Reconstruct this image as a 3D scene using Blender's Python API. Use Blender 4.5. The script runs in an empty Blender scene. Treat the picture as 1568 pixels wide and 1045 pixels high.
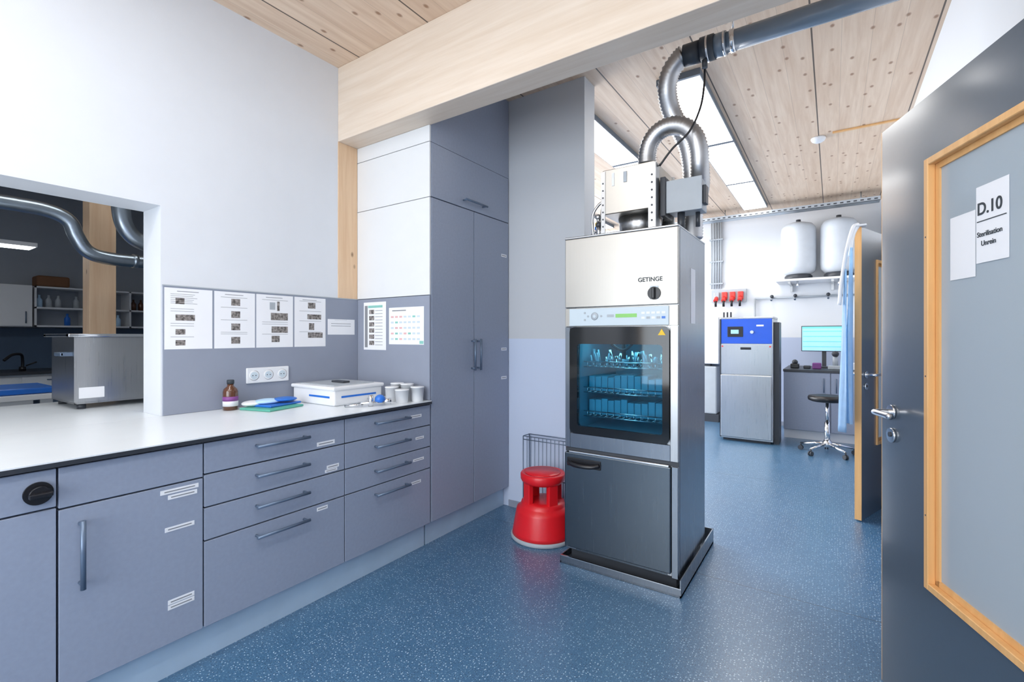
import bpy, bmesh, math, random
from mathutils import Vector, Matrix
random.seed(4)
scene=bpy.context.scene
COL=scene.collection

# ------------------------------------------------------------ materials
def nmat(name):
    m=bpy.data.materials.new(name); m.use_nodes=True
    nt=m.node_tree; b=nt.nodes['Principled BSDF']
    return m,nt,b
def simple(name,col,rough=0.5,metal=0.0,noise=0.04,nscale=8,bump=0.0,spec=0.5,coat=0.0,emit=None,es=0.0):
    m,nt,b=nmat(name)
    b.inputs['Roughness'].default_value=rough
    b.inputs['Metallic'].default_value=metal
    b.inputs['Specular IOR Level'].default_value=spec
    b.inputs['Coat Weight'].default_value=coat
    b.inputs['Coat Roughness'].default_value=0.15
    geo=nt.nodes.new('ShaderNodeNewGeometry')
    n=nt.nodes.new('ShaderNodeTexNoise'); n.inputs['Scale'].default_value=nscale; n.inputs['Detail'].default_value=3
    nt.links.new(geo.outputs['Position'],n.inputs['Vector'])
    r=nt.nodes.new('ShaderNodeValToRGB')
    r.color_ramp.elements[0].position=0.3; r.color_ramp.elements[1].position=0.7
    r.color_ramp.elements[0].color=[c*(1-noise) for c in col]+[1]
    r.color_ramp.elements[1].color=[min(1,c*(1+noise)) for c in col]+[1]
    nt.links.new(n.outputs['Fac'],r.inputs['Fac'])
    nt.links.new(r.outputs['Color'],b.inputs['Base Color'])
    if bump:
        bp=nt.nodes.new('ShaderNodeBump'); bp.inputs['Strength'].default_value=bump; bp.inputs['Distance'].default_value=0.002
        n2=nt.nodes.new('ShaderNodeTexNoise'); n2.inputs['Scale'].default_value=220
        nt.links.new(geo.outputs['Position'],n2.inputs['Vector'])
        nt.links.new(n2.outputs['Fac'],bp.inputs['Height']); nt.links.new(bp.outputs['Normal'],b.inputs['Normal'])
    if emit:
        b.inputs['Emission Color'].default_value=list(emit)+[1]; b.inputs['Emission Strength'].default_value=es
    return m
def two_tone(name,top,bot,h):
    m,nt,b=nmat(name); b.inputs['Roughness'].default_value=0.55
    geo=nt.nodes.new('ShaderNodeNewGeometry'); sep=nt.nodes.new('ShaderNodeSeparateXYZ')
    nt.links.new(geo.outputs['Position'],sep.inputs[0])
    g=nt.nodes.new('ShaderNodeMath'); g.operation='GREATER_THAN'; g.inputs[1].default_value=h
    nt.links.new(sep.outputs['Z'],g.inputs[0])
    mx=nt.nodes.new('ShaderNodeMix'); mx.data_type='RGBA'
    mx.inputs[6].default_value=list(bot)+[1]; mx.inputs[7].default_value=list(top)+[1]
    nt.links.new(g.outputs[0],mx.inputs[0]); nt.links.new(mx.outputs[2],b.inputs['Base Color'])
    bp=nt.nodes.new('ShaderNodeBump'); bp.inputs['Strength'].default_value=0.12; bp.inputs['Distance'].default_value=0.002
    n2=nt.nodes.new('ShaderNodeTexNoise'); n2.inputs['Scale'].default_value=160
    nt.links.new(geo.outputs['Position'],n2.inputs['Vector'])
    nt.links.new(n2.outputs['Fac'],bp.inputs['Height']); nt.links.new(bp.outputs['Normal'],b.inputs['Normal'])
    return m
def wood(name,c1,c2,axis='Y',board=0.0,joint=0.0,joff=0.0,knots=True,rough=0.5,knotcol=(0.20,0.10,0.05)):
    m,nt,b=nmat(name); b.inputs['Roughness'].default_value=rough
    N=nt.nodes; Lk=nt.links
    geo=N.new('ShaderNodeNewGeometry')
    mp=N.new('ShaderNodeMapping'); Lk.new(geo.outputs['Position'],mp.inputs['Vector'])
    sc={'Y':(9,0.55,9),'X':(0.55,9,9),'Z':(9,9,0.55)}[axis]
    mp.inputs['Scale'].default_value=sc
    n=N.new('ShaderNodeTexNoise'); n.inputs['Scale'].default_value=3.0; n.inputs['Detail'].default_value=6; n.inputs['Roughness'].default_value=0.6; n.inputs['Distortion'].default_value=0.4
    Lk.new(mp.outputs[0],n.inputs['Vector'])
    r=N.new('ShaderNodeValToRGB'); r.color_ramp.elements[0].position=0.32; r.color_ramp.elements[1].position=0.68
    r.color_ramp.elements[0].color=list(c2)+[1]; r.color_ramp.elements[1].color=list(c1)+[1]
    Lk.new(n.outputs['Fac'],r.inputs['Fac'])
    out=r.outputs['Color']
    sep=N.new('ShaderNodeSeparateXYZ'); Lk.new(geo.outputs['Position'],sep.inputs[0])
    def mth(op,a,bv=None):
        q=N.new('ShaderNodeMath'); q.operation=op
        if isinstance(a,(int,float)): q.inputs[0].default_value=a
        else: Lk.new(a,q.inputs[0])
        if bv is not None:
            if isinstance(bv,(int,float)): q.inputs[1].default_value=bv
            else: Lk.new(bv,q.inputs[1])
        return q.outputs[0]
    def mix(fac,a,colr,mode='MIX'):
        q=N.new('ShaderNodeMix'); q.data_type='RGBA'; q.blend_type=mode
        Lk.new(fac,q.inputs[0]); Lk.new(a,q.inputs[6])
        if isinstance(colr,tuple): q.inputs[7].default_value=list(colr)+[1]
        else: Lk.new(colr,q.inputs[7])
        return q.outputs[2]
    cross='X' if axis=='Y' else 'Y'
    if board:
        sx=mth('ADD',sep.outputs[cross],20-joff)
        idx=mth('FLOOR',mth('DIVIDE',sx,board))
        wn=N.new('ShaderNodeTexWhiteNoise'); wn.noise_dimensions='1D'; Lk.new(idx,wn.inputs['W'])
        dark=mth('MULTIPLY',wn.outputs['Value'],0.22)
        out=mix(dark,out,(c2[0]*0.8,c2[1]*0.72,c2[2]*0.66))
        fr=mth('FRACT',mth('DIVIDE',sx,board))
        ln=mth('MULTIPLY',mth('LESS_THAN',fr,0.0022/board),0.35)
        out=mix(ln,out,(0.14,0.08,0.05))
        if joint:
            fr2=mth('FRACT',mth('DIVIDE',sx,joint))
            ln2=mth('MULTIPLY',mth('LESS_THAN',fr2,0.009/joint),0.9)
            out=mix(ln2,out,(0.05,0.035,0.03))
    if knots:
        mk=N.new('ShaderNodeMapping'); Lk.new(geo.outputs['Position'],mk.inputs['Vector'])
        mk.inputs['Scale'].default_value={'Y':(1,0.6,1),'X':(0.6,1,1),'Z':(1,1,0.6)}[axis]
        v=N.new('ShaderNodeTexVoronoi'); v.inputs['Scale'].default_value=8.0; Lk.new(mk.outputs[0],v.inputs['Vector'])
        if axis=='Y': v.voronoi_dimensions='2D'
        kr=N.new('ShaderNodeValToRGB'); kr.color_ramp.elements[0].position=0.05; kr.color_ramp.elements[1].position=0.12
        kr.color_ramp.elements[0].color=(0.85,0.85,0.85,1); kr.color_ramp.elements[1].color=(0,0,0,1)
        Lk.new(v.outputs['Distance'],kr.inputs['Fac'])
        sp=N.new('ShaderNodeSeparateColor'); Lk.new(v.outputs['Color'],sp.inputs[0])
        keep=mth('GREATER_THAN',sp.outputs[0],0.55)
        kf=mth('MULTIPLY',kr.outputs['Color'],keep)
        out=mix(kf,out,knotcol)
    Lk.new(out,b.inputs['Base Color'])
    return m
def steel(name,col=(0.62,0.63,0.64),rough=0.28,axis='Z',amp=0.1,cv=0.10):
    m,nt,b=nmat(name); N=nt.nodes; Lk=nt.links
    b.inputs['Metallic'].default_value=1.0
    tc=N.new('ShaderNodeNewGeometry'); mp=N.new('ShaderNodeMapping')
    mp.inputs['Scale'].default_value={'Z':(60,60,0.8),'X':(0.8,60,60),'N':(6,6,6)}[axis]
    Lk.new(tc.outputs['Position'],mp.inputs['Vector'])
    n=N.new('ShaderNodeTexNoise'); n.inputs['Scale'].default_value=4; n.inputs['Detail'].default_value=4; Lk.new(mp.outputs[0],n.inputs['Vector'])
    r=N.new('ShaderNodeMapRange'); r.inputs['To Min'].default_value=rough-amp*0.6; r.inputs['To Max'].default_value=rough+amp
    Lk.new(n.outputs['Fac'],r.inputs['Value']); Lk.new(r.outputs[0],b.inputs['Roughness'])
    cr=N.new('ShaderNodeValToRGB'); cr.color_ramp.elements[0].color=[c*(1-cv) for c in col]+[1]; cr.color_ramp.elements[1].color=[min(1,c*(1+cv*0.7)) for c in col]+[1]
    Lk.new(n.outputs['Fac'],cr.inputs['Fac']); Lk.new(cr.outputs[0],b.inputs['Base Color'])
    return m
def glassmat(name,tint,gl=0.12,rough=0.03):
    m=bpy.data.materials.new(name); m.use_nodes=True; nt=m.node_tree; nt.nodes.clear(); N=nt.nodes; Lk=nt.links
    o=N.new('ShaderNodeOutputMaterial'); t=N.new('ShaderNodeBsdfTransparent'); t.inputs[0].default_value=list(tint)+[1]
    g=N.new('ShaderNodeBsdfGlossy'); g.inputs['Roughness'].default_value=rough; g.inputs['Color'].default_value=(1,1,1,1)
    lw=N.new('ShaderNodeLayerWeight'); lw.inputs['Blend'].default_value=gl
    mx=N.new('ShaderNodeMixShader'); Lk.new(lw.outputs['Fresnel'],mx.inputs[0]); Lk.new(t.outputs[0],mx.inputs[1]); Lk.new(g.outputs[0],mx.inputs[2]); Lk.new(mx.outputs[0],o.inputs[0])
    return m
def frosted(name):
    m=bpy.data.materials.new(name); m.use_nodes=True; nt=m.node_tree; nt.nodes.clear(); N=nt.nodes; Lk=nt.links
    o=N.new('ShaderNodeOutputMaterial'); d=N.new('ShaderNodeBsdfDiffuse'); d.inputs[0].default_value=(0.66,0.75,0.82,1)
    t=N.new('ShaderNodeBsdfTranslucent'); t.inputs[0].default_value=(0.84,0.91,0.97,1)
    m1=N.new('ShaderNodeMixShader'); m1.inputs[0].default_value=0.45; Lk.new(d.outputs[0],m1.inputs[1]); Lk.new(t.outputs[0],m1.inputs[2])
    g=N.new('ShaderNodeBsdfGlossy'); g.inputs['Roughness'].default_value=0.12
    lw=N.new('ShaderNodeLayerWeight'); lw.inputs['Blend'].default_value=0.35
    m2=N.new('ShaderNodeMixShader'); Lk.new(lw.outputs['Fresnel'],m2.inputs[0]); Lk.new(m1.outputs[0],m2.inputs[1]); Lk.new(g.outputs[0],m2.inputs[2]); Lk.new(m2.outputs[0],o.inputs[0])
    return m
def emis(name,col,s):
    m=bpy.data.materials.new(name); m.use_nodes=True; nt=m.node_tree; nt.nodes.clear()
    o=nt.nodes.new('ShaderNodeOutputMaterial'); e=nt.nodes.new('ShaderNodeEmission'); e.inputs[0].default_value=list(col)+[1]; e.inputs[1].default_value=s
    nt.links.new(e.outputs[0],o.inputs[0]); return m
def floormat():
    m,nt,b=nmat('floor_vinyl'); N=nt.nodes; Lk=nt.links
    geo=N.new('ShaderNodeNewGeometry')
    n=N.new('ShaderNodeTexNoise'); n.inputs['Scale'].default_value=2.2; n.inputs['Detail'].default_value=6; n.inputs['Roughness'].default_value=0.65; Lk.new(geo.outputs['Position'],n.inputs['Vector'])
    r=N.new('ShaderNodeValToRGB'); r.color_ramp.elements[0].position=0.3; r.color_ramp.elements[1].position=0.72
    r.color_ramp.elements[0].color=(0.042,0.125,0.238,1); r.color_ramp.elements[1].color=(0.058,0.158,0.285,1); Lk.new(n.outputs['Fac'],r.inputs['Fac'])
    cur=r.outputs['Color']
    for sc,th,colr,kp in ((70,0.17,(0.46,0.60,0.72,1),0.62),(110,0.20,(0.16,0.30,0.44,1),0.45),(90,0.2,(0.020,0.06,0.12,1),0.6)):
        v=N.new('ShaderNodeTexVoronoi'); v.voronoi_dimensions='2D'; v.inputs['Scale'].default_value=sc; Lk.new(geo.outputs['Position'],v.inputs['Vector'])
        lt=N.new('ShaderNodeMath'); lt.operation='LESS_THAN'; lt.inputs[1].default_value=th; Lk.new(v.outputs['Distance'],lt.inputs[0])
        sp=N.new('ShaderNodeSeparateColor'); Lk.new(v.outputs['Color'],sp.inputs[0])
        k=N.new('ShaderNodeMath'); k.operation='GREATER_THAN'; k.inputs[1].default_value=kp; Lk.new(sp.outputs[0],k.inputs[0])
        mm=N.new('ShaderNodeMath'); mm.operation='MULTIPLY'; Lk.new(lt.outputs[0],mm.inputs[0]); Lk.new(k.outputs[0],mm.inputs[1])
        mx=N.new('ShaderNodeMix'); mx.data_type='RGBA'; Lk.new(mm.outputs[0],mx.inputs[0]); Lk.new(cur,mx.inputs[6]); mx.inputs[7].default_value=colr
        cur=mx.outputs[2]
    sep=N.new('ShaderNodeSeparateXYZ'); Lk.new(geo.outputs['Position'],sep.inputs[0])
    for y in (2.78,4.94):
        s=N.new('ShaderNodeMath'); s.operation='SUBTRACT'; s.inputs[1].default_value=y; Lk.new(sep.outputs['Y'],s.inputs[0])
        a=N.new('ShaderNodeMath'); a.operation='ABSOLUTE'; Lk.new(s.outputs[0],a.inputs[0])
        l=N.new('ShaderNodeMath'); l.operation='LESS_THAN'; l.inputs[1].default_value=0.0025; Lk.new(a.outputs[0],l.inputs[0])
        mx=N.new('ShaderNodeMix'); mx.data_type='RGBA'; Lk.new(l.outputs[0],mx.inputs[0]); Lk.new(cur,mx.inputs[6]); mx.inputs[7].default_value=(0.02,0.05,0.08,1); cur=mx.outputs[2]
    Lk.new(cur,b.inputs['Base Color'])
    rr=N.new('ShaderNodeMapRange'); rr.inputs['To Min'].default_value=0.22; rr.inputs['To Max'].default_value=0.42; Lk.new(n.outputs['Fac'],rr.inputs['Value']); Lk.new(rr.outputs[0],b.inputs['Roughness'])
    b.inputs['Specular IOR Level'].default_value=0.9
    b.inputs['Coat Weight'].default_value=0.35; b.inputs['Coat Roughness'].default_value=0.3
    return m

WHITE=(0.72,0.745,0.785)
m_wall=simple('wall_paint',WHITE,0.6,noise=0.01,bump=0.1)
m_wall_dim=simple('wall_store_dimmed',(0.36,0.40,0.46),0.6,noise=0.01)  # dimness of the left room put into the wall colour
m_wall2=two_tone('wall_two_tone',(0.72,0.745,0.78),(0.46,0.53,0.69),1.31)
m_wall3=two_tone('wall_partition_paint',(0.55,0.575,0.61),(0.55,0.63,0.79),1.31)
m_floor=floormat()
m_ceil=wood('ceiling_spruce',(0.84,0.665,0.51),(0.70,0.51,0.365),'Y',board=0.155,joint=0.62,joff=0.05,knotcol=(0.30,0.15,0.08))
m_beam=wood('beam_spruce',(0.80,0.69,0.58),(0.71,0.585,0.465),'X',knots=False)
m_post=wood('post_spruce',(0.80,0.58,0.38),(0.70,0.46,0.28),'Z',knots=True)
m_orange=wood('door_beech',(0.82,0.48,0.20),(0.72,0.39,0.15),'Z',knots=False,rough=0.4)
m_grey=simple('cabinet_laminate',(0.300,0.345,0.445),0.36,noise=0.03,nscale=60)
m_carc=simple('cabinet_carcass',(0.03,0.035,0.045),0.6)
m_kick=simple('toe_kick_metal',(0.46,0.60,0.74),0.35,metal=0.1)
m_top=simple('worktop_laminate',(0.80,0.845,0.885),0.28,noise=0.01)
m_edge=simple('worktop_edge',(0.03,0.035,0.045),0.4)
m_board=simple('pinboard_grey',(0.27,0.30,0.375),0.55,noise=0.02)
m_wpanel=simple('white_panel',(0.74,0.755,0.77),0.5,noise=0.01)
m_paper=simple('paper',(0.86,0.87,0.90),0.6,noise=0.01)
m_ink=simple('ink_grey',(0.25,0.26,0.28),0.7)
m_photo=simple('poster_photo',(0.22,0.20,0.19),0.6,noise=0.9,nscale=70)
m_teal=simple('poster_teal',(0.25,0.55,0.48),0.6)
m_pink=simple('poster_pink',(0.75,0.45,0.45),0.6)
m_hand=simple('handle_metal',(0.13,0.18,0.26),0.3,metal=0.4)
m_black=simple('black_plastic',(0.012,0.012,0.015),0.3)
m_blackg=simple('black_glass_frame',(0.006,0.008,0.010),0.08)
m_wplast=simple('white_plastic',(0.80,0.815,0.84),0.35,noise=0.01)
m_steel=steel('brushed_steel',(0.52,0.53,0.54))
m_steel_shade=steel('brushed_steel_shaded',(0.28,0.31,0.35),0.25,amp=0.05,cv=0.06)  # darker steel copy: shade and reflections on the washer put into the colour
m_steel_woodrefl=steel('brushed_steel_wood_reflection',(0.475,0.455,0.42),0.33,cv=0.05)  # warm reflection of the wood put into the steel colour
m_steel_floorrefl=steel('brushed_steel_floor_reflection',(0.14,0.165,0.19),0.26,amp=0.03,cv=0.06)  # dark reflection of the floor put into the steel colour
m_galv=steel('galvanised_duct',(0.44,0.51,0.58),0.30,'N',0.15)
m_chrome=steel('chrome',(0.75,0.76,0.78),0.12,'N',0.04)
m_flex=steel('flex_hose_metal',(0.52,0.52,0.53),0.36,'N',0.12)
m_pvc=simple('pipe_grey_pvc',(0.20,0.26,0.33),0.25,coat=0.3)
m_cuff=simple('rubber_cuff',(0.035,0.045,0.06),0.4)
m_dgrey=simple('dark_plastic',(0.04,0.045,0.055),0.4)
m_door=simple('door_laminate',(0.066,0.088,0.118),0.30,noise=0.02,nscale=60,spec=0.8,coat=0.8)
m_frost=frosted('frosted_glass')
m_red=simple('red_plastic',(0.70,0.012,0.02),0.3,noise=0.02)
m_redd=simple('red_plug',(0.75,0.05,0.04),0.4)
m_blue=simple('blue_plastic',(0.02,0.16,0.62),0.35)
m_panelblue=simple('blue_panel',(0.015,0.10,0.62),0.3)
m_lblue=simple('apron_light_blue',(0.50,0.72,0.94),0.45,noise=0.05,nscale=20)
m_green=simple('green_pack',(0.10,0.42,0.32),0.5)
m_brown=simple('amber_glass',(0.10,0.035,0.015),0.1,coat=0.5)
m_purple=simple('purple_label',(0.22,0.06,0.26),0.5)
m_gsteel=simple('junction_box_grey',(0.42,0.46,0.50),0.4)
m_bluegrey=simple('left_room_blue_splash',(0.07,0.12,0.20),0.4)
m_cardbd=simple('cardboard_brown',(0.20,0.09,0.04),0.7)
m_strip=simple('control_strip',(0.58,0.67,0.73),0.35,noise=0.01)
m_lcd=simple('lcd_green',(0.20,0.45,0.12),0.4,emit=(0.25,0.7,0.12),es=0.25)
m_yellow=simple('warning_yellow',(0.85,0.55,0.02),0.5)
m_led=emis('led_panel_diffuser',(1.0,0.99,0.97),9.0)
m_led_added=emis('led_added_unseen',(0.97,0.98,1.0),12.5)  # for added panels out of view, near room and corridor
m_led_store_added=emis('led_added_store',(0.95,0.98,1.0),6.0)  # for added panels out of view in the left room
m_teallit=simple('chamber_teal',(0.10,0.40,0.52),0.35)
m_chlamp=emis('chamber_lamp',(0.45,0.9,1.0),5.0)
m_instr=simple('instrument_steel_blue',(0.34,0.52,0.60),0.3,metal=0.4)
m_glass=glassmat('washer_glass',(0.58,0.80,0.88),0.25)
m_seat=simple('black_leatherette',(0.01,0.01,0.012),0.35)
m_tank=simple('pressure_tank_white',(0.58,0.62,0.67),0.3)
m_screen=simple('screen_ui',(0.2,0.5,0.75),0.3,emit=(0.45,0.75,0.95),es=0.6)
m_screen2=simple('screen_ui_bar',(0.2,0.6,0.6),0.3,emit=(0.05,0.5,0.55),es=0.6)
m_rubber=simple('grey_rubber',(0.38,0.42,0.46),0.6)
m_ink_d=simple('ink_dark',(0.03,0.04,0.05),0.6)

# ------------------------------------------------------------ mesh builder
class MB:
    def __init__(s,name,parent=None):
        s.name=name; s.bm=bmesh.new(); s.mats=[]; s.parent=parent
    def mi(s,m):
        if m not in s.mats: s.mats.append(m)
        return s.mats.index(m)
    def _merge(s,b2,m,smooth=False):
        i=s.mi(m)
        for f in b2.faces: f.material_index=i; f.smooth=smooth
        me=bpy.data.meshes.new('t'); b2.to_mesh(me); b2.free(); s.bm.from_mesh(me); bpy.data.meshes.remove(me)
    def box(s,x0,x1,y0,y1,z0,z1,m,bev=0.0,seg=2,rot=None):
        b=bmesh.new(); bmesh.ops.create_cube(b,size=1)
        cx,cy,cz=(x0+x1)/2,(y0+y1)/2,(z0+z1)/2
        for v in b.verts: v.co=Vector((v.co.x*abs(x1-x0),v.co.y*abs(y1-y0),v.co.z*abs(z1-z0)))
        if bev: bmesh.ops.bevel(b,geom=list(b.edges),offset=bev,segments=seg,affect='EDGES',profile=0.5)
        if rot: bmesh.ops.transform(b,matrix=rot,verts=b.verts)
        for v in b.verts: v.co+=Vector((cx,cy,cz))
        s._merge(b,m,False); return s
    def cyl(s,p0,p1,r,m,seg=24,r2=None,smooth=True):
        p0=Vector(p0);p1=Vector(p1); d=p1-p0
        b=bmesh.new(); bmesh.ops.create_cone(b,cap_ends=True,segments=seg,radius1=r,radius2=r if r2 is None else r2,depth=d.length)
        q=Vector((0,0,1)).rotation_difference(d.normalized())
        bmesh.ops.transform(b,matrix=Matrix.Translation((p0+p1)/2)@q.to_matrix().to_4x4(),verts=b.verts)
        i=s.mi(m)
        for f in b.faces: f.material_index=i; f.smooth=smooth and len(f.verts)==4
        me=bpy.data.meshes.new('t'); b.to_mesh(me); b.free(); s.bm.from_mesh(me); bpy.data.meshes.remove(me); return s
    def lathe(s,prof,c,m,seg=40,smooth=True,axis=None):
        b=bmesh.new(); rings=[]
        for r,z in prof:
            rings.append([b.verts.new((max(r,1e-4)*math.cos(2*math.pi*k/seg),max(r,1e-4)*math.sin(2*math.pi*k/seg),z)) for k in range(seg)])
        for a,c2 in zip(rings,rings[1:]):
            for k in range(seg): b.faces.new((a[k],a[(k+1)%seg],c2[(k+1)%seg],c2[k]))
        b.faces.new(rings[0][::-1]); b.faces.new(rings[-1])
        if axis:
            q=Vector((0,0,1)).rotation_difference(Vector(axis)); bmesh.ops.transform(b,matrix=q.to_matrix().to_4x4(),verts=b.verts)
        for v in b.verts: v.co+=Vector(c)
        bmesh.ops.recalc_face_normals(b,faces=b.faces)
        s._merge(b,m,smooth); return s
    def tube(s,pts,r,m,seg=16,ridge=0.0,pitch=0.012,sub=8,straight=False):
        pts=[Vector(p) for p in pts]
        if straight or len(pts)<3: path=pts
        else:
            path=[];P=[2*pts[0]-pts[1]]+pts+[2*pts[-1]-pts[-2]]
            for i in range(1,len(P)-2):
                L=(P[i+1]-P[i]).length
                nn=max(sub,int(L/(pitch/2))) if ridge else sub
                for k in range(nn):
                    t=k/nn;p0,p1,p2,p3=P[i-1:i+3]
                    path.append(0.5*((2*p1)+(-p0+p2)*t+(2*p0-5*p1+4*p2-p3)*t*t+(-p0+3*p1-3*p2+p3)*t**3))
            path.append(pts[-1])
        b=bmesh.new(); rings=[]; t0=(path[1]-path[0]).normalized()
        n=t0.orthogonal().normalized(); prev=t0
        for i,p in enumerate(path):
            t=(path[min(i+1,len(path)-1)]-path[max(i-1,0)]).normalized()
            q=prev.rotation_difference(t); n=(q@n).normalized(); prev=t; bn=t.cross(n)
            rr=r+(ridge if i%2 else 0)
            rings.append([b.verts.new(p+rr*(math.cos(2*math.pi*k/seg)*n+math.sin(2*math.pi*k/seg)*bn)) for k in range(seg)])
        for a,c2 in zip(rings,rings[1:]):
            for k in range(seg): b.faces.new((a[k],a[(k+1)%seg],c2[(k+1)%seg],c2[k]))
        b.faces.new(rings[0][::-1]); b.faces.new(rings[-1])
        bmesh.ops.recalc_face_normals(b,faces=b.faces)
        s._merge(b,m,True); return s
    def sphere(s,c,r,m,sc=(1,1,1)):
        b=bmesh.new(); bmesh.ops.create_uvsphere(b,u_segments=24,v_segments=14,radius=r)
        for v in b.verts: v.co=Vector((v.co.x*sc[0],v.co.y*sc[1],v.co.z*sc[2]))+Vector(c)
        s._merge(b,m,True); return s
    def done(s,loc=None,rotz=0):
        me=bpy.data.meshes.new(s.name); s.bm.to_mesh(me); s.bm.free()
        for m in s.mats: me.materials.append(m)
        o=bpy.data.objects.new(s.name,me); COL.objects.link(o)
        if s.parent: o.parent=s.parent
        if loc: o.location=loc
        o.rotation_euler[2]=rotz
        return o
def empty(name,loc=(0,0,0),rz=0,parent=None):
    e=bpy.data.objects.new(name,None); COL.objects.link(e); e.location=loc; e.rotation_euler[2]=rz; e.empty_display_size=0.1
    if parent: e.parent=parent
    return e
def B(name,x0,x1,y0,y1,z0,z1,m,bev=0): return MB(name).box(x0,x1,y0,y1,z0,z1,m,bev).done()
def letters(parent,body,loc,size,mat,rot=(math.pi/2,0,0),off=0.0):
    cu=bpy.data.curves.new('lettering','FONT'); cu.body=body; cu.size=size; cu.extrude=0.0004; cu.offset=off; cu.align_x='LEFT'
    o=bpy.data.objects.new('lettering',cu); COL.objects.link(o); o.parent=parent; o.location=loc; o.rotation_euler=rot; cu.materials.append(mat); return o

# ------------------------------------------------------------ room shell
H=3.17
XR=0.54
B('floor',-8.4,2.1,-2.7,8.3,-0.1,0,m_floor)
B('ceiling',-8.4,2.1,-2.7,8.3,H,H+0.12,m_ceil)
w=MB('wall_left')
w.box(-3.03,-2.81,-2.5,3.06,1.99,H,m_wall)
w.box(-3.03,-2.81,-2.5,3.06,0,0.90,m_wall)
w.box(-3.03,-2.81,0.985,3.06,0.90,1.99,m_wall)
w.box(-3.03,-2.81,-2.5,-0.9,0.90,1.99,m_wall)
w.done()
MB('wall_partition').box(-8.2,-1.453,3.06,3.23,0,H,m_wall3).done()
B('wall_far',-5.1,2.0,8.08,8.2,0,H,m_wall2)
w=MB('wall_far_left')
w.box(-5.2,-5.0,3.23,3.7,0,H,m_wall2); w.box(-5.2,-5.0,7.6,8.08,0,H,m_wall2)
w.box(-5.2,-5.0,3.7,7.6,0,0.9,m_wall2); w.box(-5.2,-5.0,3.7,7.6,2.95,H,m_wall2); w.done()
w=MB('added_window_2')  # added unseen window, made up to light the far ceiling
for y in (3.7,5.0,6.3,7.54): w.box(-5.14,-5.08,y,y+0.06,0.9,2.95,m_orange)
w.box(-5.14,-5.08,3.7,7.6,0.9,0.96,m_orange); w.box(-5.14,-5.08,3.7,7.6,2.89,2.95,m_orange); w.done()
w=MB('wall_right')
X0,X1=XR,XR+0.12
for y0,y1 in ((-2.5,0.36),(1.38,5.08),(6.10,8.08)): w.box(X0,X1,y0,y1,0,H,m_wall2)
for y0,y1 in ((0.36,1.38),(5.08,6.10)): w.box(X0,X1,y0,y1,2.13,H,m_wall2)
w.done()
B('wall_corridor',1.9,2.0,-2.5,8.08,0,H,m_wall)
B('wall_store_left',-8.3,-8.2,-2.5,3.23,0,H,m_wall_dim)
w=MB('wall_back')
w.box(-8.2,-2.6,-2.6,-2.5,0,H,m_wall); w.box(0.3,1.9,-2.6,-2.5,0,H,m_wall)
w.box(-2.6,0.3,-2.6,-2.5,0,0.5,m_wall); w.box(-2.6,0.3,-2.6,-2.5,2.9,H,m_wall); w.done()
w=MB('added_window_1')  # added window behind the camera, made up to let light in
for x in (-2.6,-1.65,-0.7,0.24): w.box(x,x+0.06,-2.58,-2.52,0.5,2.9,m_orange)
w.box(-2.6,0.3,-2.58,-2.52,0.5,0.56,m_orange); w.box(-2.6,0.3,-2.58,-2.52,2.84,2.9,m_orange); w.done()
B('beam',-2.81,XR,2.02,2.19,2.665,H,m_beam,0.004)
MB('wood_post').box(-2.83,-2.806,2.02,2.178,1.592,2.665,m_post,0.002).done()
for i,(y0,y1) in enumerate(((0.36,1.38),(5.08,6.10))):
    t=MB('trim_%d'%(i+1))
    t.box(XR-0.012,XR+0.14,y0,y0+0.03,0,2.13,m_orange); t.box(XR-0.012,XR+0.14,y1-0.0,y1+0.02,0,2.13,m_orange); t.box(XR-0.012,XR+0.14,y0,y1,2.115,2.14,m_orange); t.done()
B('trim_3',-0.0,XR-0.002,5.14,5.17,H-0.012,H-0.001,m_orange)
t=MB('baseboard_partition'); t.box(-2.10,-1.445,3.052,3.06,0,0.05,m_board); t.box(-1.453,-1.445,3.06,3.23,0,0.05,m_board); t.done()
B('baseboard_far',-5.0,XR,8.072,8.08,0,0.06,m_board)
s=MB('smoke_detector'); s.lathe([(0.06,0),(0.06,-0.012),(0.05,-0.03),(0.03,-0.042),(0.012,-0.045)],(-0.11,5.23,H-0.001),m_wplast); s.done()

# ------------------------------------------------------------ LED panels
m_lframe=simple('led_frame',(0.16,0.19,0.23),0.5)
def ledpanel(x0,x1,y0,y1,m,name='ceiling_light_panel'):
    p=MB(name)
    p.box(x0,x1,y0,y1,H-0.045,H-0.001,m_lframe)
    p.box(x0+0.008,x1-0.008,y0+0.026,y1-0.026,H-0.0475,H-0.0445,m); p.done()
for (x0,x1) in ((-1.05,-0.75),(-1.93,-1.63),(-3.3,-3.0)):
    for k in range(3):
        y0=3.40+k*1.355
        ledpanel(x0,x1,y0,y0+1.345,m_led)
for (x0,x1) in ((-0.6,-0.3),(-1.9,-1.6)):  # added panels out of view, fill for the near room
    for k in range(2):
        y0=-1.75+k*1.355
        ledpanel(x0,x1,y0,y0+1.345,m_led_added)
for y in (0.3,3.0,5.3): ledpanel(1.1,1.4,y,y+1.3,m_led_added)  # added unseen panels so the corridor lights the frosted glass
for x in (-3.95,-6.2): ledpanel(x,x+0.3,-0.9,0.445,m_led_store_added)  # added unseen panels to brighten the left room
ledpanel(-3.95,-3.65,0.6,1.945,m_led_store_added)  # one more added panel for the left room

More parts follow.
